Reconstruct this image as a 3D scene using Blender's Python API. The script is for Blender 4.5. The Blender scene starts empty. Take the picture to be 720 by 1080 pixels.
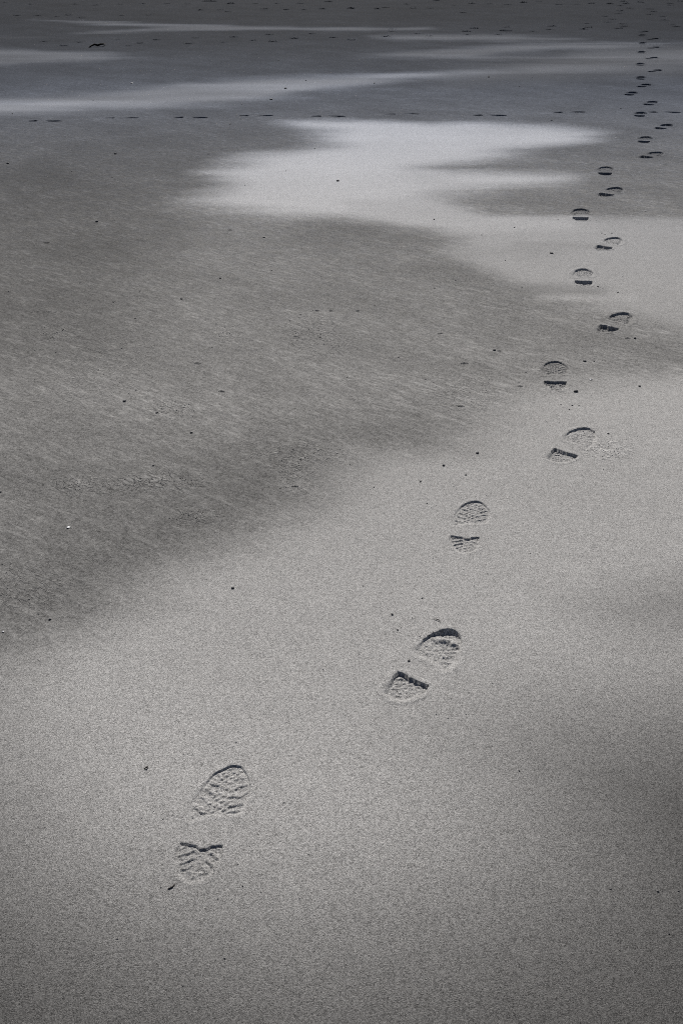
import bpy, math, random
import numpy as np
from mathutils import Vector, noise
from mathutils.geometry import delaunay_2d_cdt

random.seed(7)
C = bpy.context.scene.collection
R = math.radians

# ------------------------------------------------------------------ camera
H = 1.456                       # eye height, metres
PITCH = R(28.2)
FPX = 1146.0                    # focal length for a 1080 high frame
cam_d = bpy.data.cameras.new('camera')
cam = bpy.data.objects.new('camera', cam_d); C.objects.link(cam)
cam.location = (0, 0, H)
cam.rotation_euler = (math.pi/2 - PITCH, 0, 0)
cam_d.sensor_fit = 'VERTICAL'; cam_d.sensor_height = 36; cam_d.sensor_width = 36
cam_d.lens = 36*FPX/1080
cam_d.clip_start = .05; cam_d.clip_end = 6000
bpy.context.scene.camera = cam

def G(px, py):
    """survey: where on the level sand a point of the photograph lies (metres)"""
    u = (px-360)/FPX; v = (540-py)/FPX
    cp, sp = math.cos(PITCH), math.sin(PITCH)
    dy = cp + v*sp; dz = -sp + v*cp
    t = -H/dz
    return (u*t, dy*t)
def GN(px, py):
    u = (px-360)/FPX; v = (540-py)/FPX
    cp, sp = math.cos(PITCH), math.sin(PITCH)
    t = -H/(-sp+v*cp)
    return u*t, (cp+v*sp)*t
def scale_at(d):                # pixels per metre at ground distance d
    return FPX/(d*math.cos(PITCH)+H*math.sin(PITCH))

# ------------------------------------------------------------------ world, sun
AZ, EL = R(-3), R(37)
sc = bpy.context.scene
w = bpy.data.worlds.new('World'); sc.world = w; w.use_nodes = True
nt = w.node_tree
bg = nt.nodes['Background']; sky = nt.nodes.new('ShaderNodeTexSky')
sky.sky_type = 'NISHITA'; sky.sun_disc = False
sky.sun_elevation = EL; sky.sun_rotation = AZ
sky.air_density = .55; sky.dust_density = 1.6; sky.ozone_density = .6
nt.links.new(sky.outputs[0], bg.inputs[0]); bg.inputs[1].default_value = .05
S = Vector((math.sin(AZ)*math.cos(EL), math.cos(AZ)*math.cos(EL), math.sin(EL)))
sd_ = bpy.data.lights.new('sun', 'SUN'); sun = bpy.data.objects.new('sun', sd_); C.objects.link(sun)
sun.rotation_euler = S.to_track_quat('Z', 'Y').to_euler(); sun.location = S*50
sd_.energy = 4.9; sd_.angle = R(.53); sd_.color = (1, .975, .94)
sc.render.engine = 'CYCLES'; sc.cycles.use_denoising = False; sc.cycles.filter_width = 1.0
vs = sc.view_settings
vs.view_transform = 'Standard'; vs.look = 'None'; vs.gamma = 1; vs.use_curve_mapping = False
vs.exposure = -.02

# ------------------------------------------------------------------ noise helpers (numpy value noise)
def _hash(ix, iy, seed):
    n = (ix.astype(np.int64)*374761393 + iy.astype(np.int64)*668265263 + seed*1442695041) & 0xffffffff
    n = ((n ^ (n >> 13))*1274126177) & 0xffffffff
    n = n ^ (n >> 16)
    return (n & 0xffffff)/float(0xffffff)
def vnoise(x, y, seed=0):
    ix = np.floor(x); iy = np.floor(y); fx = x-ix; fy = y-iy
    fx = fx*fx*(3-2*fx); fy = fy*fy*(3-2*fy)
    a = _hash(ix, iy, seed); b = _hash(ix+1, iy, seed); c = _hash(ix, iy+1, seed); d = _hash(ix+1, iy+1, seed)
    return (a*(1-fx)+b*fx)*(1-fy)+(c*(1-fx)+d*fx)*fy*1.0 - .5
def fbm(x, y, seed=0, o=4):
    s = 0; a = 1
    for k in range(o):
        s = s + a*vnoise(x*2**k+17*k, y*2**k-9*k, seed+k); a *= .5
    return s
def poly_sd(P, x, y):
    """signed distance to a closed polygon, negative inside"""
    P = np.asarray(P, float); Q = np.roll(P, -1, 0)
    best = np.full(x.shape, 1e18); inside = np.zeros(x.shape, bool)
    for (ax, ay), (bx, by) in zip(P, Q):
        ex, ey = bx-ax, by-ay
        L = ex*ex+ey*ey
        if L < 1e-18: continue
        t = np.clip(((x-ax)*ex+(y-ay)*ey)/L, 0, 1)
        dx = x-ax-t*ex; dy = y-ay-t*ey
        best = np.minimum(best, dx*dx+dy*dy)
        c = (ay > y) != (by > y)
        if abs(by-ay) > 1e-15:
            inside ^= c & (x < (bx-ax)*(y-ay)/(by-ay)+ax)
    d = np.sqrt(best)
    return np.where(inside, -d, d)
def sstep(a, b, t):
    t = np.clip((t-a)/(b-a), 0, 1); return t*t*(3-2*t)

# ------------------------------------------------------------------ where the sand is dry, damp and wet, plus vignette painted into its tone
# each patch: outline, tone (reflectance) it brings, cover, feather in metres, how much it hides the damp streaks
PATCH = [
 # wide dry drift in the foreground
 ([(-400,900),(-200,775),(-60,715),(20,690),(75,662),(130,628),(200,594),(285,560),(325,530),(355,500),(400,478),(470,468),(520,440),(570,418),(640,404),(720,392),(900,370),(1300,1500),(-500,1500)], .378, 1, .17, 1),
 # pale tongue in the middle right
 ([(452,228),(520,226),(640,228),(720,231),(1000,236),(1000,372),(720,350),(660,333),(600,322),(560,316),(535,302),(515,285),(500,265),(482,245)], .355, .97, .14, 1),
 ([(470,262),(520,258),(600,262),(600,272),(520,272)], .28, .55, .10, .6),
 ([(505,303),(560,299),(640,303),(640,311),(560,312)], .21, .7, .05, .6),
 ([(540,255),(600,256),(640,258),(640,262),(600,261),(540,260)], .24, .5, .05, .6),
 # brightest dry patch, part of its lightness is backlight put into the tone
 ([(222,205),(234,193),(230,181),(250,171),(285,162),(335,153),(350,146),(335,137),(310,129),(345,127),(430,128),(520,130),(580,133),(640,139),(600,150),(545,160),(480,170),(432,178),(470,183),(540,185),(600,189),(560,195),(500,200),(470,210),(462,222),(480,233),(450,237),(380,231),(300,227),(250,222),(224,215)], .485, 1, .24, 1),
 ([(370,208),(440,210),(470,213),(520,225),(620,227),(640,245),(500,243),(440,238),(370,231)], .42, .95, .10, 1),
 ([(430,180),(470,192),(520,200),(520,206),(470,206),(430,192)], .40, .5, .12, .6),
 # long streaks further out
 ([(-300,116),(-100,104),(20,104),(90,101),(170,93),(250,86),(350,81),(450,78),(540,74),(600,58),(720,54),(1000,48),(1000,63),(720,68),(600,74),(500,80),(400,87),(330,96),(270,106),(180,112),(90,118),(0,120),(-300,122)], .27, .95, .34, 1),
 ([(500,68),(620,50),(1000,40),(1000,74),(600,82),(480,92)], .10, .75, .6, 1),
 ([(150,118),(200,106),(300,98),(420,92),(420,97),(300,108),(200,120)], .155, .4, .2, .5),
 ([(-300,50),(-60,51),(30,52),(90,55),(140,60),(90,64),(30,68),(-60,72),(-300,76)], .135, .9, .3, 1),
 ([(385,60),(420,54),(500,50),(560,47),(640,45),(700,46),(640,51),(560,53),(520,58),(560,61),(500,63),(440,61)], .14, .9, .3, 1),
 ([(400,38),(480,36),(560,38),(600,42),(540,44),(480,43),(420,42)], .12, .9, .35, 1),
 ([(40,21),(120,23),(200,26),(260,28),(350,29),(450,29),(440,31),(350,33),(260,31),(160,33),(80,35),(150,30),(180,28),(100,26)], .125, .95, .25, 1),
 ([(-300,37),(-60,37),(30,39),(-60,41),(-300,41)], .07, .8, .3, 1),
 ([(560,123),(620,119),(720,118),(900,116),(900,120),(720,122),(620,123)], .17, .6, .12, .6),
 # damp strip in the foreground drift, then lower areas with vignette painted in
 ([(600,640),(660,612),(760,596),(1100,590),(1100,668),(760,672),(680,668),(630,655)], .20, .75, .14, 0),
 ([(560,800),(610,768),(680,748),(800,735),(1300,735),(1300,1300),(560,1500),(420,1500),(540,1020),(600,930),(580,860)], .072, .93, .36, 0),  # damp patch at lower right, corner vignette added to its dark tone
 ([(-500,1700),(-500,700),(-120,720),(-50,780),(-10,840),(50,910),(160,950),(300,975),(460,970),(600,960),(900,900),(900,1700)], .095, .96, .30, 0),  # lens falloff along the near edge and corners, painted as darker sand
 # windblown tails beside the row of side-on prints
 ([(94,124.4),(104,125.2),(110,125.6),(104,126.4)], .20, .7, .03, .3),
 ([(176,124.2),(181,124.4),(183,125),(178,125.4)], .18, .6, .03, .3),
 ([(392,120.6),(400,120.4),(405,120.8),(400,121.6)], .20, .7, .03, .3),
 ([(552,118.6),(570,118.8),(582,118.6),(582,120),(570,120)], .19, .8, .03, .3),
 ([(640,118),(655,117.8),(662,118.2),(655,119)], .17, .6, .03, .3),
 # sand ridge beside the seventh footprint
 ([(566,314),(600,313),(640,315),(672,312),(672,316),(640,319),(600,317)], .42, .8, .03, .3),
]
PATCH = [([G(a, b) for a, b in P], t, c, f, k) for P, t, c, f, k in PATCH]
CRUST = [(180,432,26,9,1), (165,508,60,10,1), (90,512,50,8,.7), (205,545,26,9,.7), (312,500,20,22,.9),
         (315,480,60,14,.6), (335,352,34,24,.7), (62,350,26,12,.6), (240,352,20,10,.5), (640,474,30,12,.9),
         (110,380,60,50,.25), (20,620,60,30,.3), (490,415,40,20,.5)]
def fields(x, y):
    """tone, streakiness, blueness, crust of the sand at ground points"""
    x = np.asarray(x, float); y = np.asarray(y, float)
    d = np.maximum(y, .3)
    # base: damp sand; its far darkening includes vignette painted into the tone
    t = np.interp(d, [1, 2.2, 2.9, 3.6, 5, 7, 9, 11, 13.5, 17, 22, 30, 60], [.16,.16,.185,.238,.200,.170,.128,.108,.070,.043,.029,.028,.018])
    t = t*(1+.20*fbm(x*.8+3, y*.35, 5, 3)+.10*fbm(x*3, y*2, 9, 3))
    # darker strip under the left edge and along the rim of the dry drift
    t = t*(1-.34*sstep(-.5, -1.1-.14*(d-4), x)*sstep(9.5, 7, d)*sstep(3.5, 4.1, d))
    t = t*(1-.15*sstep(-.5, -1.2, x)*sstep(4.2, 3.4, d)*sstep(2.6, 3.1, d))
    k = np.ones_like(t)
    wamp = np.clip(d/8, .35, 1.5)
    wx = x + .22*wamp*fbm(x*1.1, y*1.1, 21, 3); wy = y + .16*wamp*fbm(x*1.3, y*1.7, 31, 4)
    wisp = fbm(x*.55+7, y*4.2, 61, 4)*.16*np.clip(d/7, .3, 1.6)
    stria = np.clip(fbm(x*.35+4, y*3.1, 91, 4)*.55, -.3, .3)*sstep(5.5, 9, d)
    wisp2 = fbm(x*2.2, y*9, 71, 3)*.06
    for i, (P, tone, cov, f, hide) in enumerate(PATCH):
        small = f < .06
        s = poly_sd(P, x if small else wx, y if small else wy)
        if not small and hide > 0: s = s+wisp+wisp2
        m = sstep(f*1.15, -f*1.25, s)*cov
        t = t*(1-m)+tone*(1+(stria if tone < .3 else stria*.12))*m
        if hide >= 1: k = k*(1-m)
    # dry foreground goes from damp edge to driest middle
    fg = sstep(4.0, 2.0, d)
    t = t*(1+.07*fbm(x*1.4, y*1.4, 44, 3))
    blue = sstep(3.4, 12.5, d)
    cr = np.zeros_like(t)
    for (px, py, rx, ry, a) in CRUST:
        cx, cy = G(px, py); s = scale_at(cy)
        ryw = abs(G(px, py-ry)[1]-G(px, py+ry)[1])/2
        q = ((x-cx)/(rx/s))**2+((y-cy)/ryw)**2
        cr = np.maximum(cr, a*np.clip(1-q, 0, 1)**.7)
    return t, k, blue, cr

def put_fields(me, X, Y):
    t, k, b, c = fields(X, Y)
    at = me.attributes.new('sand', 'FLOAT_COLOR', 'POINT')
    at.data.foreach_set('color', np.stack([t, k, b, c], 1).astype(np.float32).ravel())

# ------------------------------------------------------------------ materials
class N:
    def __init__(s, mat): s.t = mat.node_tree; s.n = s.t.nodes; s.l = s.t.links
    def new(s, typ, **kw):
        o = s.n.new(typ)
        for k, v in kw.items():
            if k.startswith('i_'): o.inputs[k[2:].replace('_', ' ')].default_value = v
            else: setattr(o, k, v)
        return o
    def math(s, op, a, b=None, c=None, clamp=False):
        o = s.n.new('ShaderNodeMath'); o.operation = op; o.use_clamp = clamp
        for i, v in enumerate((a, b, c)):
            if v is None: continue
            if isinstance(v, (int, float)): o.inputs[i].default_value = v
            else: s.l.new(v, o.inputs[i])
        return o.outputs[0]
    def noise(s, vec, scale, detail=2, rough=.5, dist=0):
        o = s.n.new('ShaderNodeTexNoise'); s.l.new(vec, o.inputs['Vector'])
        o.inputs['Scale'].default_value = scale; o.inputs['Detail'].default_value = detail
        o.inputs['Roughness'].default_value = rough; o.inputs['Distortion'].default_value = dist
        return o.outputs[0]
    def mapping(s, vec, rot, sca):
        o = s.n.new('ShaderNodeMapping'); s.l.new(vec, o.inputs[0])
        o.inputs['Rotation'].default_value = rot; o.inputs['Scale'].default_value = sca
        return o.outputs[0]
    def ramp(s, v, a, b, lo=0., hi=1.):
        o = s.n.new('ShaderNodeMapRange'); s.l.new(v, o.inputs[0])
        o.interpolation_type = 'SMOOTHSTEP'
        for i, q in enumerate((a, b, lo, hi)): o.inputs[i+1].default_value = q
        return o.outputs[0]

def sand_material():
    m = bpy.data.materials.new('sand'); m.use_nodes = True
    g = N(m); b = g.n['Principled BSDF']
    pos = g.new('ShaderNodeNewGeometry').outputs['Position']
    at = g.new('ShaderNodeAttribute', attribute_name='sand')
    sep = g.new('ShaderNodeSeparateColor'); g.l.new(at.outputs['Color'], sep.inputs[0])
    tone, streaky, blue = sep.outputs; crust = at.outputs['Alpha']
    # wind combed streaks of pale grains across the damp sand
    rot = g.mapping(pos, (0, 0, R(42)), (1, 1, 1))
    st1 = g.noise(g.mapping(rot, (0, 0, 0), (7, 26, 1)), 1, 5, .68, .3)
    st2 = g.noise(g.mapping(rot, (0, 0, 0), (18, 60, 1)), 1, 4, .70, .2)
    big = g.noise(g.mapping(rot, (0, 0, 0), (1.2, 2.2, 1)), 1, 4, .6, .4)
    fleck = g.math('ADD', g.ramp(st2, .54, .58), g.ramp(st1, .57, .61))
    streak = g.math('ADD', g.math('MULTIPLY', g.math('SUBTRACT', st1, .5), .6), g.math('MULTIPLY', g.math('SUBTRACT', st2, .5), .65))
    streak = g.math('ADD', streak, g.math('MULTIPLY', g.math('MULTIPLY', fleck, g.ramp(big, .34, .60)), .21))
    streak = g.math('ADD', streak, g.math('MULTIPLY', g.math('SUBTRACT', big, .5), .6))
    streak = g.math('MULTIPLY', streak, streaky)
    # grains: pale quartz, dark mica; several sizes so they hold at each distance
    g1 = g.noise(pos, 560, 1, .5)
    g2 = g.noise(pos, 900, 1, .5)
    g3 = g.noise(pos, 210, 3, .62)
    g4 = g.noise(pos, 14, 4, .6)
    gr = g.math('ADD', g.math('MULTIPLY', g.math('SUBTRACT', g1, .5), 1.5), g.math('MULTIPLY', g.math('SUBTRACT', g2, .5), 1.5))
    gr = g.math('ADD', gr, g.math('MULTIPLY', g.math('SUBTRACT', g3, .5), .38))
    gr = g.math('ADD', gr, g.math('MULTIPLY', g.math('SUBTRACT', g4, .5), .14))
    vo = g.new('ShaderNodeTexVoronoi', voronoi_dimensions='2D'); vo.inputs['Scale'].default_value = 620; g.l.new(pos, vo.inputs['Vector'])
    vs1 = g.new('ShaderNodeSeparateColor'); g.l.new(vo.outputs['Color'], vs1.inputs[0])
    vo2 = g.new('ShaderNodeTexVoronoi', voronoi_dimensions='2D'); vo2.inputs['Scale'].default_value = 300; g.l.new(pos, vo2.inputs['Vector'])
    vs2 = g.new('ShaderNodeSeparateColor'); g.l.new(vo2.outputs['Color'], vs2.inputs[0])
    gr = g.math('ADD', gr, g.math('MULTIPLY', g.math('SUBTRACT', vs1.outputs[0], .5), .80))
    gr = g.math('ADD', gr, g.math('MULTIPLY', g.math('SUBTRACT', vs2.outputs[0], .5), .30))
    crr0 = g.ramp(g.noise(g.mapping(rot, (0, 0, R(60)), (22, 60, 30)), 1, 4, .6, 1.4), .50, .62)
    crm = g.math('MULTIPLY', crust, g.math('ADD', g.math('MULTIPLY', crr0, .45), .16))
    vo3 = g.new('ShaderNodeTexVoronoi', voronoi_dimensions='2D'); vo3.inputs['Scale'].default_value = 150; g.l.new(pos, vo3.inputs['Vector'])
    vs3 = g.new('ShaderNodeSeparateColor'); g.l.new(vo3.outputs['Color'], vs3.inputs[0])
    g5 = g.noise(pos, 75, 3, .7)
    coarse = g.math('ADD', g.math('MULTIPLY', g.math('SUBTRACT', vs3.outputs[0], .5), .36), g.math('MULTIPLY', g.math('SUBTRACT', g5, .5), .5))
    gr = g.math('ADD', gr, g.math('MULTIPLY', coarse, g.math('ADD', g.math('MULTIPLY', streaky, .75), .25)))
    mul = g.math('ADD', g.math('ADD', g.math('ADD', streak, gr), 1), crm)
    val = g.math('MULTIPLY', tone, g.math('MAXIMUM', mul, .25))
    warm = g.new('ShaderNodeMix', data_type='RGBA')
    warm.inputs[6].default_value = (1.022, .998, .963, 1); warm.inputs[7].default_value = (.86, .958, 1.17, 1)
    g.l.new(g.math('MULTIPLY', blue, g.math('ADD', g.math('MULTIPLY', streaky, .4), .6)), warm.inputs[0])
    # damp near sand is browner
    brown = g.new('ShaderNodeMix', data_type='RGBA'); g.l.new(warm.outputs[2], brown.inputs[6])
    brown.inputs[7].default_value = (1.022, 1.0, .960, 1)
    g.l.new(g.math('MULTIPLY', g.math('MULTIPLY', streaky, g.math('SUBTRACT', 1, blue)), g.ramp(g4, .35, .65, .3, 1)), brown.inputs[0])
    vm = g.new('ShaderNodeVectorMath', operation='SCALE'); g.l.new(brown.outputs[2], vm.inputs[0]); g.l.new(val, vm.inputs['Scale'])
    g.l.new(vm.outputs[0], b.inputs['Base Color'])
    b.inputs['Roughness'].default_value = .9; b.inputs['Specular IOR Level'].default_value = .015
    # relief
    h = g.math('ADD', g.math('MULTIPLY', g1, .0011), g.math('MULTIPLY', g2, .00045))
    h = g.math('ADD', h, g.math('MULTIPLY', g3, .0006))
    h = g.math('ADD', h, g.math('MULTIPLY', vs1.outputs[1], .0007))
    h = g.math('ADD', h, g.math('MULTIPLY', g4, .0025))
    h = g.math('ADD', h, g.math('MULTIPLY', g.math('MULTIPLY', st1, streaky), .003))
    crr = crr0
    h = g.math('ADD', h, g.math('MULTIPLY', g.math('MULTIPLY', crr, crust), .011))
    bu = g.new('ShaderNodeBump'); bu.inputs['Distance'].default_value = 1; bu.inputs['Strength'].default_value = .8
    g.l.new(h, bu.inputs['Height']); g.l.new(bu.outputs[0], b.inputs['Normal'])
    return m
SAND = sand_material()

def simple_mat(name, col, rough, var=.3, scale=120, bump=.001, spec=.4):
    m = bpy.data.materials.new(name); m.use_nodes = True
    g = N(m); b = g.n['Principled BSDF']
    pos = g.new('ShaderNodeNewGeometry').outputs['Position']
    n = g.noise(pos, scale, 4, .6)
    v = g.math('ADD', g.math('MULTIPLY', g.math('SUBTRACT', n, .5), var*3), 1)
    vm = g.new('ShaderNodeVectorMath', operation='SCALE'); vm.inputs[0].default_value = col[:3]; g.l.new(v, vm.inputs['Scale'])
    g.l.new(vm.outputs[0], b.inputs['Base Color'])
    b.inputs['Roughness'].default_value = rough; b.inputs['Specular IOR Level'].default_value = spec
    bu = g.new('ShaderNodeBump'); bu.inputs['Distance'].default_value = 1
    g.l.new(g.math('MULTIPLY', n, bump), bu.inputs['Height']); g.l.new(bu.outputs[0], b.inputs['Normal'])
    return m
STONE = simple_mat('dark_stone', (.085, .082, .082), .7)
STONE2 = simple_mat('grey_stone', (.13, .125, .12), .75)
SHELL = simple_mat('white_shell', (.33, .34, .36), .4, .15)
WEED = simple_mat('dried_seaweed', (.012, .010, .008), 1)
TWIG = simple_mat('dark_twig', (.04, .033, .028), .8)

def tag(o, label=None, cat=None, group=None, kind=None):
    if label: o['label'] = label
    if cat: o['category'] = cat
    if group: o['group'] = group
    if kind: o['kind'] = kind
def link(name, me, mat, parent=None, smooth=True):
    if smooth: me.polygons.foreach_set('use_smooth', [True]*len(me.polygons))
    me.materials.append(mat)
    o = bpy.data.objects.new(name, me); C.objects.link(o); o.parent = parent
    return o

# ------------------------------------------------------------------ footprints
def catmull(P, n=6):
    P = np.asarray(P, float); out = []
    m = len(P)
    for i in range(m):
        p0, p1, p2, p3 = P[i-1], P[i], P[(i+1) % m], P[(i+2) % m]
        for k in range(n):
            t = k/n
            out.append(.5*((2*p1)+(-p0+p2)*t+(2*p0-5*p1+4*p2-p3)*t*t+(-p0+3*p1-3*p2+p3)*t**3))
    return np.array(out)
def resample(P, step):
    P = np.asarray(P, float); Q = np.roll(P, -1, 0); L = np.hypot(*(Q-P).T); tot = L.sum()
    n = max(10, int(round(tot/step))); cum = np.concatenate([[0], np.cumsum(L)])
    out = []
    for k in range(n):
        s = tot*k/n; i = min(np.searchsorted(cum, s, 'right')-1, len(P)-1)
        t = (s-cum[i])/max(L[i], 1e-12); out.append(P[i]+(Q[i]-P[i])*t)
    return np.array(out)
def offset(P, o):
    """push every point of a counter-clockwise loop outwards by o"""
    a = np.roll(P, 1, 0); b = np.roll(P, -1, 0); t = b-a
    n = np.stack([t[:, 1], -t[:, 0]], 1); n /= np.maximum(np.hypot(*n.T), 1e-9)[:, None]
    return P+n*o
def ccw(P):
    P = np.asarray(P, float); x, y = P.T
    return P if np.sum(x*np.roll(y, -1)-np.roll(x, -1)*y) > 0 else P[::-1]
# right boot, u to its outer side, v towards the toes, heel end at 0
FORE = [(-.047,.195),(-.045,.235),(-.036,.268),(-.018,.298),(.0,.309),(.018,.301),(.036,.279),(.050,.243),(.059,.208),(.060,.180),(.055,.155),(.047,.143),(.032,.152),(.014,.164),(-.012,.169),(-.032,.173),(-.043,.181)]
HEEL_NOTCH = [(-.031,.099),(-.010,.093),(-.004,.083),(.008,.082),(.016,.089),(.046,.090),(.047,.066),(.043,.042),(.030,.016),(.004,.001),(-.020,.010),(-.035,.035),(-.036,.065)]
HEEL_BAR = [(-.045,.100),(-.018,.096),(-.015,.091),(.038,.084),(.038,.062),(.034,.042),(.020,.018),(.0,.003),(-.022,.003),(-.042,.014),(-.049,.035),(-.047,.07)]
HEEL_STRAIGHT = [(-.034,.098),(.004,.093),(.008,.091),(.045,.091),(.047,.066),(.043,.042),(.030,.016),(.004,.001),(-.020,.010),(-.035,.035),(-.037,.065)]
HOLES = []      # outlines (world) cut out of the ground sheet

def carve(parent, name, outline, side, ox, oy, ang, D, rim, margin, h, kind, seed, rough, ridge=False):
    """one hollow in the sand. outline in boot coordinates; returns the object"""
    P = np.asarray(outline, float).copy(); P[:, 0] *= side
    P = ccw(P)
    P = catmull(P, 8) if kind != 'heel' else P
    P = ccw(resample(P, max(.002, h*1.1)))
    rng = random.Random(seed)
    # ragged edge
    jig = .0008+.0006*rough
    for i in range(len(P)):
        q = P[i]; P[i] = q + np.array([noise.noise((q[0]*90, q[1]*90, seed)), noise.noise((q[0]*90, q[1]*90, seed+40))])*jig*2
    out = offset(P, margin)
    # keep the outer loop simple (no folds at corners): smooth it
    for _ in range(6): out = (np.roll(out, 1, 0)+out*2+np.roll(out, -1, 0))/4
    ostep = max(h*1.2, .004)
    out = resample(out, ostep)
    steep = max(.0008, D*.14)
    loops = [offset(P, o) for o in (margin*.45, .0006, -steep, -steep*2)]
    lo = out.min(0); hi = out.max(0)
    gx, gy = np.meshgrid(np.arange(lo[0]+h/2, hi[0], h), np.arange(lo[1]+h/2, hi[1], h))
    gx = gx.ravel(); gy = gy.ravel()
    gx = gx+np.array([rng.uniform(-.18, .18)*h for _ in gx]); gy = gy+np.array([rng.uniform(-.18, .18)*h for _ in gy])
    so = poly_sd(out, gx, gy); si = poly_sd(P, gx, gy)
    keep = (so < -h*.45) & ~((si > -steep*2.4) & (si < .0012))
    pts = [np.stack([gx[keep], gy[keep]], 1)]
    for L in loops:
        s = poly_sd(out, L[:, 0], L[:, 1]); pts.append(L[s < -h*.25])
    inner = np.concatenate(pts)
    allp = np.concatenate([out, inner])
    n = len(out)
    edges = [(i, (i+1) % n) for i in range(n)]
    SC = 10.0
    v, e, f, ov, oe, of = delaunay_2d_cdt([Vector((a*SC, b*SC)) for a, b in allp], edges, [], 1, 1e-5)
    V = np.array([(q.x/SC, q.y/SC) for q in v])
    cx = np.array([V[list(t)].mean(0) for t in f])
    ins = poly_sd(out, cx[:, 0], cx[:, 1]) < 0
    f = [t for t, k in zip(f, ins) if k]
    x, y = V.T
    sd = poly_sd(P, x, y)
    so = -poly_sd(out, x, y)
    cut = np.zeros(len(V))
    v0, v1 = P[:, 1].min(), P[:, 1].max(); tv = (y-v0)/(v1-v0)
    us = x*side
    edge_noise = np.array([noise.noise((a*60, b*60, seed*1.7)) for a, b in V])
    lump = np.array([noise.noise((a*130, b*130, seed*2.3)) for a, b in V])
    lump2 = np.array([noise.noise((a*330, b*330, seed*1.3)) for a, b in V])
    if kind == 'heel':
        front = sstep(.048, .072, y+(.22 if side > 0 else .09)*us)
        wall = steep*front + (1-front)*(.004+D*1.1)
        depth = D*(.72+.28*tv)
    elif kind == 'fore':
        front = sstep(.35, .75, tv+.25*(-np.sign(side)*x/.05)*.4)
        wall = steep*1.3*front + (1-front)*(.004+D*1.2)
        depth = D*(.45+.55*sstep(0, .9, tv))
    else:
        wall = steep*2+.004; depth = D*np.ones(len(V))
    body = sstep(0, 1, -sd/np.maximum(wall, 1e-5))
    z = -depth*body
    # tread pattern left on the floor of the print
    fl = sstep(.3, 1.0, -sd/np.maximum(wall*1.2, 1e-5))
    if kind == 'fore':
        ch = np.sin(2*math.pi*(y*1.0-abs(us-.004)*.55)/.026+edge_noise*2.2)
        lug = sstep(.15, .75, ch)*sstep(.010, .020, abs(us-.004))
        ch2 = np.sin(2*math.pi*(y+us*.4)/.017+edge_noise)*np.sin(2*math.pi*us/.020+1)
        lug = lug+.8*sstep(.1, .6, ch2)*sstep(.026, .016, abs(us-.004))
    elif kind == 'heel':
        ch = np.sin(2*math.pi*(y+abs(us)*.7)/.021+edge_noise*1.2)
        lug = sstep(.2, .8, ch)*sstep(.008, .016, abs(us)) + .6*sstep(.2, .7, np.sin(2*math.pi*y/.016)*np.cos(2*math.pi*us/.024))*sstep(.02, .012, abs(us))
    else:
        lug = np.zeros(len(V))
    lugh = min(.0034, D*.62+.0012)
    fl = fl*sstep(0, max(.006, h*1.5)*(1 if kind != 'dent' else .5), -sd-wall*.8)
    z = z + fl*lug*lugh*(1-.75*rough)
    z = z + fl*(lump*(.0015+.0002*rough)+lump2*.0010)*min(1.9, .4+D/.008)
    if h > .0028: z = z + fl*np.array([noise.noise((a*48, b*48, seed*3.3)) for a, b in V])*min(.004, D*.35)
    if ridge:      # the toe dug in and threw up a little bank behind it
        bank = np.exp(-((y-.262+.25*abs(us-.005))/.009)**2)
        z = z + fl*bank*sstep(.050, .02, abs(us-.006))*.0062
        z = z - D*.55*sstep(.270, .285, y)*fl
    # pushed up rim, slumped edges
    r = np.clip(sd/margin, 0, 1)
    rim_shape = np.where(sd > 0, np.sin(math.pi*np.clip(sd/margin, 0, 1)**.75)**1.5, 0)
    z = z + rim*rim_shape*(.55+.9*np.clip(.5+edge_noise, 0, 1)+.5*lump)
    z = z*sstep(0, margin*.5, so)
    ca, sa = math.cos(ang), math.sin(ang)        # ang: clockwise turn from +y
    X = x*ca+y*sa; Y = -x*sa+y*ca
    me = bpy.data.meshes.new(name)
    px, py, _ = parent.location if parent else (ox, oy, 0)
    wx = X+ox; wy = Y+oy
    me.from_pydata(list(zip((wx-px).tolist(), (wy-py).tolist(), z.tolist())), [], [tuple(t) for t in f])
    put_fields(me, wx, wy)
    o = link(name, me, SAND, parent)
    if not parent: o.location = (px, py, 0)
    bx = out[:, 0]*ca+out[:, 1]*sa+ox; by = -out[:, 0]*sa+out[:, 1]*ca+oy
    HOLES.append(np.stack([bx, by], 1))
    return o

def footprint(px, py, side, ang, D, label, group, rough=.5, L=1.0, rim=None, seed=1, deep_heel=False, wide=1.0):
    """centre of the print at photo point px,py; ang in degrees clockwise from straight ahead"""
    cx, cy = G(px, py); rv = random.Random(seed*13); a = R(ang+(rv.uniform(-4, 4) if seed > 60 else 0)); D *= rv.uniform(.7, 1.05) if seed > 60 else 1
    ox = cx-math.sin(a)*.155*L; oy = cy-math.cos(a)*.155*L
    s = scale_at(cy); h = max(.0017, .5/s)
    mg = max(.012, min(.035, 1.6*D+.008))
    rim = D*.10+.0001 if rim is None else rim
    e = bpy.data.objects.new('footprint', None); C.objects.link(e); e.location = (cx, cy, 0); e.empty_display_size = .1
    tag(e, label, 'footprint', group)
    sc_ = lambda P: [(u*L*wide, v*L) for u, v in P]
    carve(e, 'forefoot_print', sc_(FORE), side, ox, oy, a, D*(.72 if deep_heel and seed > 30 else 1), rim, mg, h, 'fore', seed, rough, ridge=(seed == 18))
    carve(e, 'heel_print', sc_((HEEL_BAR if side > 0 else HEEL_STRAIGHT) if deep_heel else HEEL_NOTCH), side, ox, oy, a, D*(1.18 if deep_heel else 1.0), rim, min(mg, .018), h, 'heel', seed+5, rough)
    return e

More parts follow.
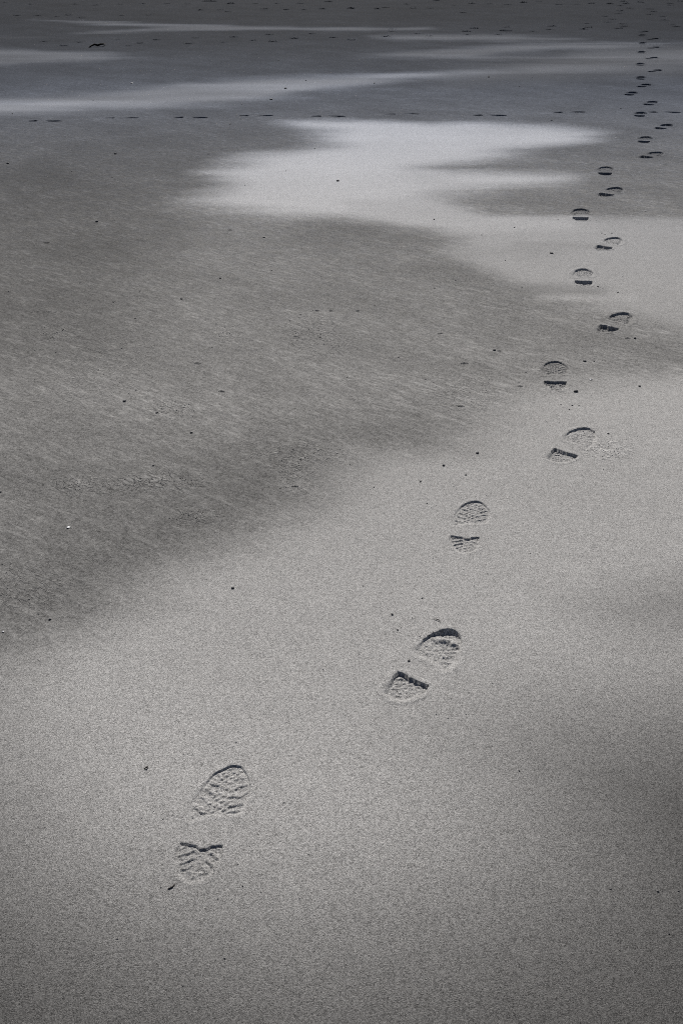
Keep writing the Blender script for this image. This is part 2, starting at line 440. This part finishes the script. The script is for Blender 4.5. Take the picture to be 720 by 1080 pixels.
ORD = ['nearest','second','third','fourth','fifth','sixth','seventh','eighth','ninth','tenth','eleventh','twelfth','thirteenth','fourteenth','fifteenth','sixteenth','seventeenth','eighteenth','nineteenth','twentieth','twenty-first','twenty-second','twenty-third','twenty-fourth','twenty-fifth','twenty-sixth','twenty-seventh','twenty-eighth']
TRAIL = [ # x, y, foot, angle, depth, rough
 (227,865.5,-1,10.4,.0033,.4), (449.5,700,1,27,.0072,.8), (496,555,-1,13,.0043,.45), (604,469,1,28,.0078,.8),
 (586.5,396,-1,9,.0075,.5), (648.5,340,1,29,.0135,.7), (616,292.5,-1,10,.0115,.6), (642,257,1,27,.0115,.6),
 (613,226.5,-1,12,.013,.6), (644,202.3,1,31,.016,.6), (639,180.3,-1,12,.016,.6), (687,163.5,1,35,.017,.6),
 (680.5,147.3,-1,16,.018,.6), (700,133.6,1,30,.018,.6), (675.5,120.6,-1,20,.020,.6), (686,108.8,1,26,.021,.6),
 (665.5,98.7,-1,24,.022,.6), (679,90.2,1,31,.023,.6), (675.8,82.3,-1,20,.024,.6), (690.5,74.7,1,36,.025,.6),
 (675.2,67.8,-1,16,.024,.6), (687.2,61.3,1,34,.025,.6), (676.5,55,-1,18,.026,.6), (688.8,50.2,1,34,.028,.6),
 (677.4,45.6,-1,20,.028,.6), (688.3,41.1,1,34,.03,.6), (677,37.3,-1,20,.032,.6), (678.3,33.4,1,30,.034,.6)]
surf = {0:'smooth pale sand', 3:'pale sand beside flung grains'}
desc = {0:'nearest footprint, a shallow boot print with crisp tread lines on pale sand',
 1:'second nearest footprint, deep boot print turned right with a black heel edge',
 2:'third nearest footprint, shallow boot print with two dark dashes on its heel edge',
 3:'fourth nearest footprint, deep turned-out boot print with sand flung to its right',
 4:'fifth nearest footprint, ribbed boot print on the strip of darker damp sand',
 5:'sixth nearest footprint, deep boot print where pale tongue meets damp strip',
 6:'seventh nearest footprint, boot print on the pale tongue above a low sand ridge',
 7:'eighth nearest footprint, faint-toed boot print inside the pale tongue of sand',
 8:'ninth nearest footprint, boot print right on the upper edge of the pale tongue',
 9:'tenth nearest footprint, turned-out boot print with bright toe on grey damp sand',
 10:'eleventh nearest footprint, squat dark boot print on grey damp sand'}
for i, (px, py, side, ang, D, rg) in enumerate(TRAIL):
    lab = desc.get(i) or '%s nearest trail footprint, a dark print %s' % (ORD[i],
        'on grey damp sand' if i < 19 else ('on the long pale streak' if i < 23 else 'on far dark sand'))
    footprint(px, py, side, ang, D, lab, 'footprints of the trail walking away up the right side', rg, 1.0 if i < 8 else 1.04, None, 11+i*7, deep_heel=(i % 2 == 1 or i > 3),
              wide=1.0 if i < 8 else 1.08)
CROSS = [(47,127.6),(128,124.4),(201,123.9),(270,121.9),(346,122.7),(424,120.4),(516,121.7),(600,118.3),(700,118.4)]
cord = ['leftmost','second from the left','third from the left','fourth from the left','middle','fourth from the right','third from the right','second from the right','rightmost']
for i, (px, py) in enumerate(CROSS):
    footprint(px, py, 1 if i % 2 else -1, 88 if i % 2 else 93, (.020,.006,.022,.009,.012,.006,.016,.009,.012)[i], 'side-on footprint of the row crossing the damp sand, %s of the nine' % cord[i],
              'side-on footprints crossing the beach', .7, 1.0, .001, 301+i*7, wide=.85)

# old prints trodden into the far sand: x, y, width in pixels, band
A = lambda L, ox: [(ox+a/4, b/4, wd) for a, b, wd in L]
FAR = (A([(318,18,5),(508,18,5),(600,16,6),(705,16,5),(158,67,6),(72,66,6),(290,64,6),(512,66,4),(345,76,5),(22,10,4),(130,18,5),
  (185,175,4),(335,178,5),(270,193,7),(200,200,4),(590,182,8),(660,168,7),(600,190,6),(545,193,3),(495,168,3),(625,64,4),(240,70,4),(400,22,5)], 0)
 + A([(165,6,14),(70,17,4),(253,16,7),(448,15,5),(357,15,4),(545,15,8),(665,8,9),(395,38,8),(125,43,6),(485,41,5),(560,42,5),(640,38,7),(700,40,7),
  (105,160,5),(265,157,7),(72,185,6),(220,178,5),(345,170,4),(382,173,6),(430,175,5),(415,147,6),(522,162,9),(595,143,6),(685,158,6),(40,15,8),(210,42,5),(240,50,5),(18,182,4),(495,12,5)], 180)
 + A([(475,22,4),(515,54,9),(372,35,5),(150,38,7),(185,32,8),(40,36,7),(275,18,6),(230,20,5),(550,15,6),(625,17,5),(700,20,7),(212,132,5),(170,132,4),(315,142,4),(362,141,7),
  (370,152,4),(525,133,6),(528,145,4),(558,120,6),(40,169,6),(5,158,6),(690,130,13),(658,145,5),(690,115,4),(300,35,5),(335,35,5),(185,155,7),(400,3,6)], 360)
 + A([(195,19,8),(45,11,7),(110,8,5),(330,15,6),(270,18,4),(165,111,7),(155,125,6),(125,112,4),(115,132,5),(85,132,4),(300,124,7),(345,124,7),(315,100,5),(318,116,5),(10,129,4)], 540)
 + [(630+a/8, b/8, 6) for a, b in [(170,240),(215,243),(215,222),(207,203),(290,193),(265,228),(345,228),(75,188),(120,163),(60,138),(175,115),(187,92),(265,70),(185,50),(210,12),
  (237,33),(165,33),(100,33),(360,20),(437,77),(465,98),(435,122),(540,140),(560,170),(628,163),(620,210),(660,225),(705,205),(605,45),(610,30),(700,12)]])
def far_print(px, py, wd, i):
    cx, cy = G(px, py); s = scale_at(cy)
    rng = random.Random(900+i)
    L = wd/s*1.0; W = min(.22, max(.12, L*.6)); n = 12
    P = [(L/2*math.cos(2*math.pi*k/n)*rng.uniform(.85, 1.1), W/2*math.sin(2*math.pi*k/n)*rng.uniform(.85, 1.1)) for k in range(n)]
    e = carve(None, 'footprint', P, 1, cx, cy, R(rng.uniform(-12, 12)), rng.uniform(.02, .035), rng.uniform(.017, .034)*(1 if wd < 8 else .5), .06, .022, 'dent', 900+i, .8)
    if px > 625: lab = 'old footprint, small dark dimple above or beside the far end of the walking trail'; gr = 'old footprints around the far end of the trail'
    elif py > 24: lab = 'old footprint, small dark dimple below the thin pale streaks of the far beach'; gr = 'old footprints below the thin far streaks'
    elif py > 7.3: lab = 'old footprint, small dark dimple in the brown band near the top edge'; gr = 'old footprints in the brown far band'
    else: lab = 'old footprint, dark dimple in the topmost row of the far beach'; gr = 'old footprints in the topmost far row'
    tag(e, lab, 'footprint', gr)
taken = [(G(t[0], t[1])[0], G(t[0], t[1])[1], .14, .24) for t in TRAIL]
for i, (px, py, wd) in enumerate(FAR):
    cx, cy = G(px, py); L = wd/scale_at(cy)
    if all(abs(cx-a) > (L/2+.09+b) or abs(cy-c) > .19+d_ for a, c, b, d_ in taken):
        taken.append((cx, cy, L/2+.09, .19)); far_print(px, py, wd, i)

# bird prints: short dents in two rows
def bird_print(px, py, wd, deg, lab, i):
    cx, cy = G(px, py); s = scale_at(cy)
    L = wd/s
    P = [(-L/2,0),(-L/4,-.005),(0,-.004),(L/4,-.005),(L/2,.001),(L/4,.006),(.004,.014),(-.004,.013),(-L/4,.006)]
    e = carve(None, 'bird_track', P, 1, cx, cy, R(deg), .005, .002, .006, .004, 'dent', 1200+i, .3)
    tag(e, lab, 'bird print', 'bird prints on the damp sand')
for i, (px, py, wd) in enumerate([(334,328,7),(349,328.2,7),(377,328.2,6)]):
    bird_print(px, py, wd, 3, ['left','middle','right'][i]+'most of three short dark bird prints in a row' if i != 1 else 'middle one of three short dark bird prints in a row', i)
for i in range(7):
    bird_print(27+i*6.3, 329.3+.2*(i % 2), 3.2, 10, 'tiny bird print in the dotted line near the left edge, number %s from the left' % ['one','two','three','four','five','six','seven'][i], 10+i)

# ------------------------------------------------------------------ the ground sheet, with the prints cut out of it
def build_ground():
    rows = list(np.arange(-72, -20, 3.0))+list(np.arange(-20, 70, 1.1))+list(np.arange(70, 115, 2.2))+list(np.arange(115.5, 132, .7))+list(np.arange(133, 260, 2.2))+list(np.arange(260, 1400, 6.0))
    side = list(np.arange(-620, -40, 20.0))+list(np.arange(761, 1341, 20.0))
    GX, GY = [], []
    for r_ in rows:
        for c_ in side+list(np.arange(-40, 761, 3.5 if r_ < 132 else 6.5)):
            x, y = G(c_, r_); GX.append(x); GY.append(y)
    GX = np.array(GX); GY = np.array(GY)
    keep = np.ones(len(GX), bool)
    for P in HOLES:
        lo = P.min(0)-.02; hi = P.max(0)+.02
        idx = np.where((GX > lo[0]) & (GX < hi[0]) & (GY > lo[1]) & (GY < hi[1]))[0]
        if len(idx):
            s = poly_sd(P, GX[idx], GY[idx]); keep[idx[s < .003]] = False
    GX, GY = GX[keep], GY[keep]
    pts = list(zip(GX.tolist(), GY.tolist())); edges = []
    for P in HOLES:
        k = len(pts); n = len(P); pts += [tuple(q) for q in P]
        edges += [(k+i, k+(i+1) % n) for i in range(n)]
    # triangulate in (x/d, 1/d), where straight lines stay straight and the rows are even
    pr = [Vector((a/b*10, 10/b)) for a, b in pts]
    v, e, f, ov, oe, of = delaunay_2d_cdt(pr, edges, [], 0, 1e-7)
    VX = np.array([q.x/q.y for q in v]); VY = np.array([10/q.y for q in v])
    # use exact input coordinates where known
    for i, o in enumerate(ov):
        if o: VX[i], VY[i] = pts[o[0]]
    F = np.array([list(t) for t in f])
    cx = VX[F].mean(1); cy = VY[F].mean(1)
    # centroid in the even space
    U = VX/VY; W = 1/VY; cu = U[F].mean(1); cw = W[F].mean(1); cx = cu/cw; cy = 1/cw
    ok = np.ones(len(F), bool)
    for P in HOLES:
        lo = P.min(0); hi = P.max(0)
        idx = np.where((cx > lo[0]) & (cx < hi[0]) & (cy > lo[1]) & (cy < hi[1]))[0]
        if len(idx):
            s = poly_sd(P, cx[idx], cy[idx]); ok[idx[s < 0]] = False
    F = F[ok]
    # face up
    ax, ay = VX[F[:, 0]], VY[F[:, 0]]; bx, by = VX[F[:, 1]], VY[F[:, 1]]; c2, d2 = VX[F[:, 2]], VY[F[:, 2]]
    neg = ((bx-ax)*(d2-ay)-(by-ay)*(c2-ax)) < 0
    F[neg] = F[neg][:, ::-1]
    verts = list(zip(VX.tolist(), VY.tolist(), [0.]*len(VX)))
    faces = [tuple(t) for t in F.tolist()]
    # plain surround out to the horizon and behind the viewer
    ymax = GY.max(); ymin = GY.min()
    xl_n, xr_n = GX[np.argmin(np.abs(GY-ymin)+0*GX)], 0
    near = GX[np.abs(GY-ymin) < 1e-6]; far = GX[np.abs(GY-ymax) < 1e-3]
    nl, nr, fl, fr = near.min(), near.max(), far.min(), far.max()
    k = len(verts)
    B = 4000
    verts += [(nl, ymin, 0), (nr, ymin, 0), (fl, ymax, 0), (fr, ymax, 0), (-B, ymin, 0), (B, ymin, 0), (-B, ymax, 0), (B, ymax, 0),
              (-B, B, 0), (B, B, 0), (-B, -B, 0), (B, -B, 0)]
    faces += [(k+4, k+0, k+2, k+6), (k+1, k+5, k+7, k+3), (k+10, k+11, k+5, k+4), (k+6, k+7, k+9, k+8)]
    me = bpy.data.meshes.new('ground')
    me.from_pydata(verts, [], faces)
    V = np.array(verts)
    put_fields(me, V[:, 0], V[:, 1])
    o = link('ground', me, SAND); tag(o, kind='structure')
    print('GROUND', len(verts), len(faces))
build_ground()

# ------------------------------------------------------------------ pebbles, shells, twigs, casts
def blob(seed, flat=.6, sub=2):
    import bmesh
    bm = bmesh.new(); bmesh.ops.create_icosphere(bm, subdivisions=sub, radius=.5)
    rng = random.Random(seed); sx, sy = rng.uniform(.8, 1.25), rng.uniform(.65, 1.0)
    for v in bm.verts:
        k = 1+.38*noise.noise(v.co*1.9+Vector((seed*3.1, 0, 0)))+.12*noise.noise(v.co*5+Vector((0, seed, 0)))
        v.co = Vector((v.co.x*sx*k, v.co.y*sy*k, v.co.z*flat*k))
    me = bpy.data.meshes.new('pebble'); bm.to_mesh(me); bm.free()
    return me
PEB = [blob(i+1) for i in range(7)]
PEBM = {}
def pebble_mesh(i, mat):
    key = (i, mat.name)
    if key not in PEBM:
        m = PEB[i].copy(); m.materials.append(mat); m.polygons.foreach_set('use_smooth', [True]*len(m.polygons)); PEBM[key] = m
    return PEBM[key]
def where(px, py):
    """landmark phrase for a small thing"""
    best = None
    for i, t in enumerate(TRAIL[:14]):
        dx, dy = px-t[0], py-t[1]; d = math.hypot(dx, dy*1.4)
        lim = 95 if i < 5 else (60 if i < 8 else 38)
        if d < lim and (best is None or d < best[0]): best = (d, i, dx, dy)
    if best:
        d, i, dx, dy = best
        side = ('right of' if dx > 0 else 'left of') if abs(dx) > abs(dy)*.9 else ('below' if dy > 0 else 'above')
        if abs(dx) > 12 and abs(dy) > 12 and .4 < abs(dx/dy) < 2.5:
            side = ('lower ' if dy > 0 else 'upper ')+('right of' if dx > 0 else 'left of')
        return '%s the %s nearest footprint' % (side, ORD[i]) if i else '%s the nearest footprint' % side
    return None
used = {}
def uniq(base, px, py):
    wph = where(px, py)
    lab = '%s %s' % (base, wph) if wph else '%s at %d%% across, %d%% down' % (base, round(px/7.2), round(py/10.8))
    if lab in used: lab = '%s at %d%% across, %d%% down' % (base, round(px/7.2), round(py/10.8))
    used[lab] = 1
    return lab
def surface(px, py):
    x, y = G(px, py); t = fields(np.array([x]), np.array([y]))[0][0]
    return 'pale sand' if t > .25 else 'grey damp sand'
def pebble(px, py, wd, mat=STONE, label=None, base=None, i=0):
    cx, cy = G(px, py); s = scale_at(cy); sz = wd/s
    o = bpy.data.objects.new('pebble', pebble_mesh(i % 7, mat)); C.objects.link(o)
    o.location = (cx, cy, sz*.16); o.scale = (sz, sz*.95, sz*.9)
    o.rotation_euler = (random.uniform(-.15, .15), random.uniform(-.15, .15), random.uniform(0, 6))
    base = base or ('dark pebble on '+surface(px, py) if wd >= 2.6 else 'tiny dark pebble on '+surface(px, py))
    tag(o, label or uniq(base, px, py), 'pebble', 'dark pebbles scattered over the beach' if mat is STONE else 'grey pebbles scattered over the beach')
BIG = [(301,93.5,4),(286,105,4),(122,162.5,4),(102.5,234,4.5),(356,191,4.2),(278.5,250.5,3.2),(191.5,315.5,4),(232.5,293.5,3.6),(131.5,423,5),(245.5,620.5,5),
 (53,653.5,4.5),(503,478,5),(467.5,491,4.5),(413.3,648,5),(431,697,4),(581,267.3,4.6),(521,369.5,4.5),(669,357,5),(606.7,413,6),(581,127,3),(165.5,435.5,4),
 (242.5,131,3),(8.5,172.5,3.2),(515,81.5,3.4),(394.5,88,3),(202,456.5,4),(120,318.5,3),(457.5,231.5,3.4),(673.7,407.5,4),(616,381,4)]
TINY = [(98.5,106,2),(322.5,85,2.4),(294,64,2.2),(257.5,76,2.2),(66,144.5,2.2),(332,156.5,2.2),(301.5,180.5,2.2),(258.5,195.5,2.2),(168.5,160.5,1.8),(118.5,187,2.2),
 (344,102.5,2),(255,110,2.2),(13.5,120,2.4),(561,81.5,2.2),(547.5,91.5,2),(603,131,1.8),(542,240,2.4),(588,232,2.2),(458,304,2.6),(480,296,2.4),(532.5,275,2.2),(550,303,2.4),(507.5,248,2.2),
 (84.5,298.5,2.6),(147.5,307,2.6),(268.5,279.5,2.4),(286.5,285,2.6),(338.5,292,2.4),(305.5,338.5,3),(143.5,411.5,2.6),(9.5,307.5,2.4),(123,289,2.2),(60.5,351,2.4),(162,491,3.2),(1,519,4),(317,485,3.2),
 (491,501,3.2),(443,508,3.4),(450,531,3),(641,457.5,4),(603,427.5,2.6),(610,428,2.4),(591,427,2.6),(600,432,2.8),(394,514,2.4),(444.7,631,2.8),(434.4,651.7,2.6),(419,664.4,3.2),(382.5,618,2.2),(499.7,618,2),
 (626,381,2.6),(630,302.5,3),(651,308.5,3),(634,246,2.2),(644.5,246,2.2),(637.5,247.5,2),(542.5,239.5,2),(654,114.4,2.2),(616,213,2.2),(697,153,2.2),(643.5,938,3),(693,940,3.2),(715,940,3.2),(705,985,3),(547,813,3),(256,934.5,2.8),
 (193,1040,3),(448.5,400,2.6),(143,336,2.2),(215,158,2),(76,181,2),(30,219,2),(150,268,2),(352,268,2),(395,322,2),(420,377,2.4),(366,398,2.2),(104,390,2.2)]
for i, (px, py, wd) in enumerate(BIG): pebble(px, py, wd*.76, STONE, i=i)
for i, (px, py, wd) in enumerate(TINY): pebble(px, py, wd*.7, STONE, i=i+3)

# small shells
def shell_mesh():
    vs_, fs = [], []
    n, m = 14, 6
    for r_ in range(m+1):
        for k in range(n+1):
            a = math.pi*(k/n)*.9+math.pi*.05; q = r_/m
            rib = 1+.04*math.cos(k*math.pi)*q
            vs_.append((math.cos(a)*q*.5*rib, math.sin(a)*q*.85*rib-.4, .28*math.sin(math.pi*q*.55)*(.4+.6*math.sin(a))*(1-.45*q*q)+.01))
    for r_ in range(m):
        for k in range(n):
            a = r_*(n+1)+k; fs.append((a, a+n+1, a+n+2, a+1))
    top = len(vs_); vs_ += [(x, y, z-.05) for x, y, z in vs_]
    fs += [tuple(q+top for q in reversed(f)) for f in fs]
    e0 = m*(n+1)
    for k in range(n): fs.append((e0+k, e0+k+top, e0+k+1+top, e0+k+1))
    me = bpy.data.meshes.new('shell'); me.from_pydata(vs_, [], fs); me.materials.append(SHELL)
    me.polygons.foreach_set('use_smooth', [True]*len(me.polygons)); return me
SH = shell_mesh()
def shell(px, py, wd, label, rz=0):
    cx, cy = G(px, py); sz = wd/scale_at(cy)
    o = bpy.data.objects.new('shell', SH); C.objects.link(o); o.location = (cx, cy, sz*.04); o.scale = (sz, sz, sz)
    o.rotation_euler = (R(-8), R(6), rz); tag(o, label, 'shell', 'small white shells on the beach')
shell(72.5,556.5,4.6,'blue-white shell fragment on damp sand near the lower left edge of the dark area',.6)
shell(3.5,666.5,3,'white shell bit at the left edge where damp sand turns pale',2)
shell(680,223,2.4,'tiny white shell just above the pale tongue near the right edge',1)
shell(139,88,3.2,'tiny white shell speck beside the long pale streak at upper left',1.4)
shell(622.5,400.5,3.6,'small white shell right of the fifth nearest footprint',2.6)
shell(649,145.6,2.2,'tiny white shell left of the thirteenth nearest footprint',.3)

# worm casts: little coils of sand standing on the surface
def cast(px, py, wd, label, seed):
    cx, cy = G(px, py); sz = wd/scale_at(cy)
    rng = random.Random(seed); me = bpy.data.meshes.new('worm_cast')
    vs_, fs = [], []
    n = 40; rr = .11
    ph = rng.uniform(0, 6)
    path = []
    for k in range(n):
        a = ph+k*.36; r_ = .10+.28*k/n
        path.append(Vector((math.cos(a)*r_*1.2, math.sin(a)*r_*.8, .24-.20*k/n+.03*math.sin(k*1.3))))
    for k, p in enumerate(path):
        t = (path[min(k+1, n-1)]-path[max(k-1, 0)]).normalized(); u = t.cross(Vector((0, 0, 1))).normalized(); w_ = u.cross(t)
        rk = rr*(.6+.5*rng.random())*(1 if 1 < k < n-2 else .4)
        for j in range(7):
            b = 2*math.pi*j/7; q = p+(u*math.cos(b)+w_*math.sin(b))*rk; vs_.append(tuple(q))
    for k in range(n-1):
        for j in range(7):
            a = k*7+j; b = k*7+(j+1) % 7; fs.append((a, b, b+7, a+7))
    fs.append(tuple(range(6, -1, -1))); fs.append(tuple((n-1)*7+j for j in range(7)))
    vs_ = [(x*sz, y*sz, z*sz*.3) for x, y, z in vs_]
    me.from_pydata(vs_, [], fs)
    V = np.array(vs_); put_fields(me, V[:, 0]+cx, V[:, 1]+cy)
    o = link('worm_cast', me, SAND); o.location = (cx, cy, 0)
    tag(o, label, 'worm cast', 'little sand worm casts')
CASTS = [(49.5,256,7),(242.5,242.5,6),(220,162.5,4),(464,351.5,6),(489,383,9),(548,407,7),(485.5,428,9),(208.5,383,9),(234,412.5,8),(311,512.5,9),(312,355,6),(484,427,5),(661,356.5,7),(526,370,6)]
for i, (px, py, wd) in enumerate(CASTS):
    cast(px, py, wd, uniq('small coiled heap of sand on '+surface(px, py), px, py), 50+i)

# twigs and weed
def tube_obj(name, pts, rad, mat, label, cat, flat=1.0):
    vs_, fs = [], []; n = len(pts); o0 = Vector((pts[0][0], pts[0][1], 0))
    P = [Vector(p)-o0 for p in pts]
    for k, p in enumerate(P):
        t = (P[min(k+1, n-1)]-P[max(k-1, 0)]).normalized(); u = t.cross(Vector((0, 0, 1))).normalized(); w_ = u.cross(t)
        rk = rad*(1-.6*abs(2*k/(n-1)-1)**2)
        for j in range(6):
            b = 2*math.pi*j/6; q = p+u*math.cos(b)*rk+w_*math.sin(b)*rk*flat; vs_.append(tuple(q))
    for k in range(n-1):
        for j in range(6):
            a = k*6+j; b = k*6+(j+1) % 6; fs.append((a, b, b+6, a+6))
    fs.append(tuple(range(5, -1, -1))); fs.append(tuple((n-1)*6+j for j in range(6)))
    me = bpy.data.meshes.new(name); me.from_pydata(vs_, [], fs)
    o = link(name, me, mat); o.location = o0; tag(o, label, cat); return o
def on(px, py, z): x, y = G(px, py); return (x, y, z)
tube_obj('twig', [on(457,653.4,.001), on(459.5,653.6,.0022), on(462,654.6,.0025), on(464.5,656,.002)], .0011, TWIG, 'thin curved dark twig just above the second nearest footprint', 'twig')
tube_obj('twig', [on(177,938,.001), on(179.5,937,.0010), on(182,935.8,.0012), on(184.5,932.5,.0010)], .0014, TWIG, 'short dark bent twig left of the nearest heel print', 'twig')
tube_obj('twig', [on(152,811.5,.001), on(155,810.5,.003), on(156.5,808.5,.002)], .0017, TWIG, 'tiny faint twig upper left of the nearest footprint', 'twig')
tube_obj('seaweed', [on(94,50.3,.0), on(97,49.5,.02), on(100,49.2,.03), on(103.5,49.4,.02), on(106,49,.03), on(109,48.8,.03), on(111.5,47.6,.02)], .018, WEED,
         'long dark clump of dried seaweed above the left pale streak', 'seaweed', .9)

# loose crumbs of crusted sand, and grains flung from the prints
def crumbs():
    vs_, fs = [], []; rng = random.Random(4)
    t = (1+5**.5)/2
    ico = [(-1,t,0),(1,t,0),(-1,-t,0),(1,-t,0),(0,-1,t),(0,1,t),(0,-1,-t),(0,1,-t),(t,0,-1),(t,0,1),(-t,0,-1),(-t,0,1)]
    icf = [(0,11,5),(0,5,1),(0,1,7),(0,7,10),(0,10,11),(1,5,9),(5,11,4),(11,10,2),(10,7,6),(7,1,8),(3,9,4),(3,4,2),(3,2,6),(3,6,8),(3,8,9),(4,9,5),(2,4,11),(6,2,10),(8,6,7),(9,8,1)]
    def add(x, y, r_):
        k = len(vs_); a = rng.uniform(0, 6); ca, sa = math.cos(a), math.sin(a); sx = rng.uniform(.7, 1.8)
        for q in ico:
            j = rng.uniform(.75, 1.2)*.53*r_
            X, Y, Z = q[0]*j*sx, q[1]*j, q[2]*j*.7
            vs_.append((x+X*ca-Y*sa, y+X*sa+Y*ca, Z+r_*.25))
        fs.extend(tuple(p+k for p in f) for f in icf)
    for (px, py, rx, ry, a) in CRUST:
        n = int(34*a*rx/25)
        for _ in range(n):
            qx, qy = px+rng.gauss(0, .45)*rx, py+rng.gauss(0, .45)*ry
            x, y = G(qx, qy); add(x, y, rng.uniform(.0008, .0022)*(1 if y < 4 else 1.3))
    for i, tr in enumerate(TRAIL[:12]):
        cx, cy = G(tr[0], tr[1])
        for _ in range(34 if i < 4 else 16):
            a = rng.uniform(0, 6.28); d = abs(rng.gauss(.19, .05)); add(cx+math.cos(a)*d*.75, cy+math.sin(a)*d, rng.uniform(.0007, .0020))
    me = bpy.data.meshes.new('sand_crumbs'); me.from_pydata(vs_, [], fs)
    V = np.array(vs_); put_fields(me, V[:, 0], V[:, 1])
    o = link('sand_crumbs', me, SAND, smooth=False); tag(o, 'loose crumbs of crusted sand scattered over the damp beach', 'sand', kind='stuff')
crumbs()
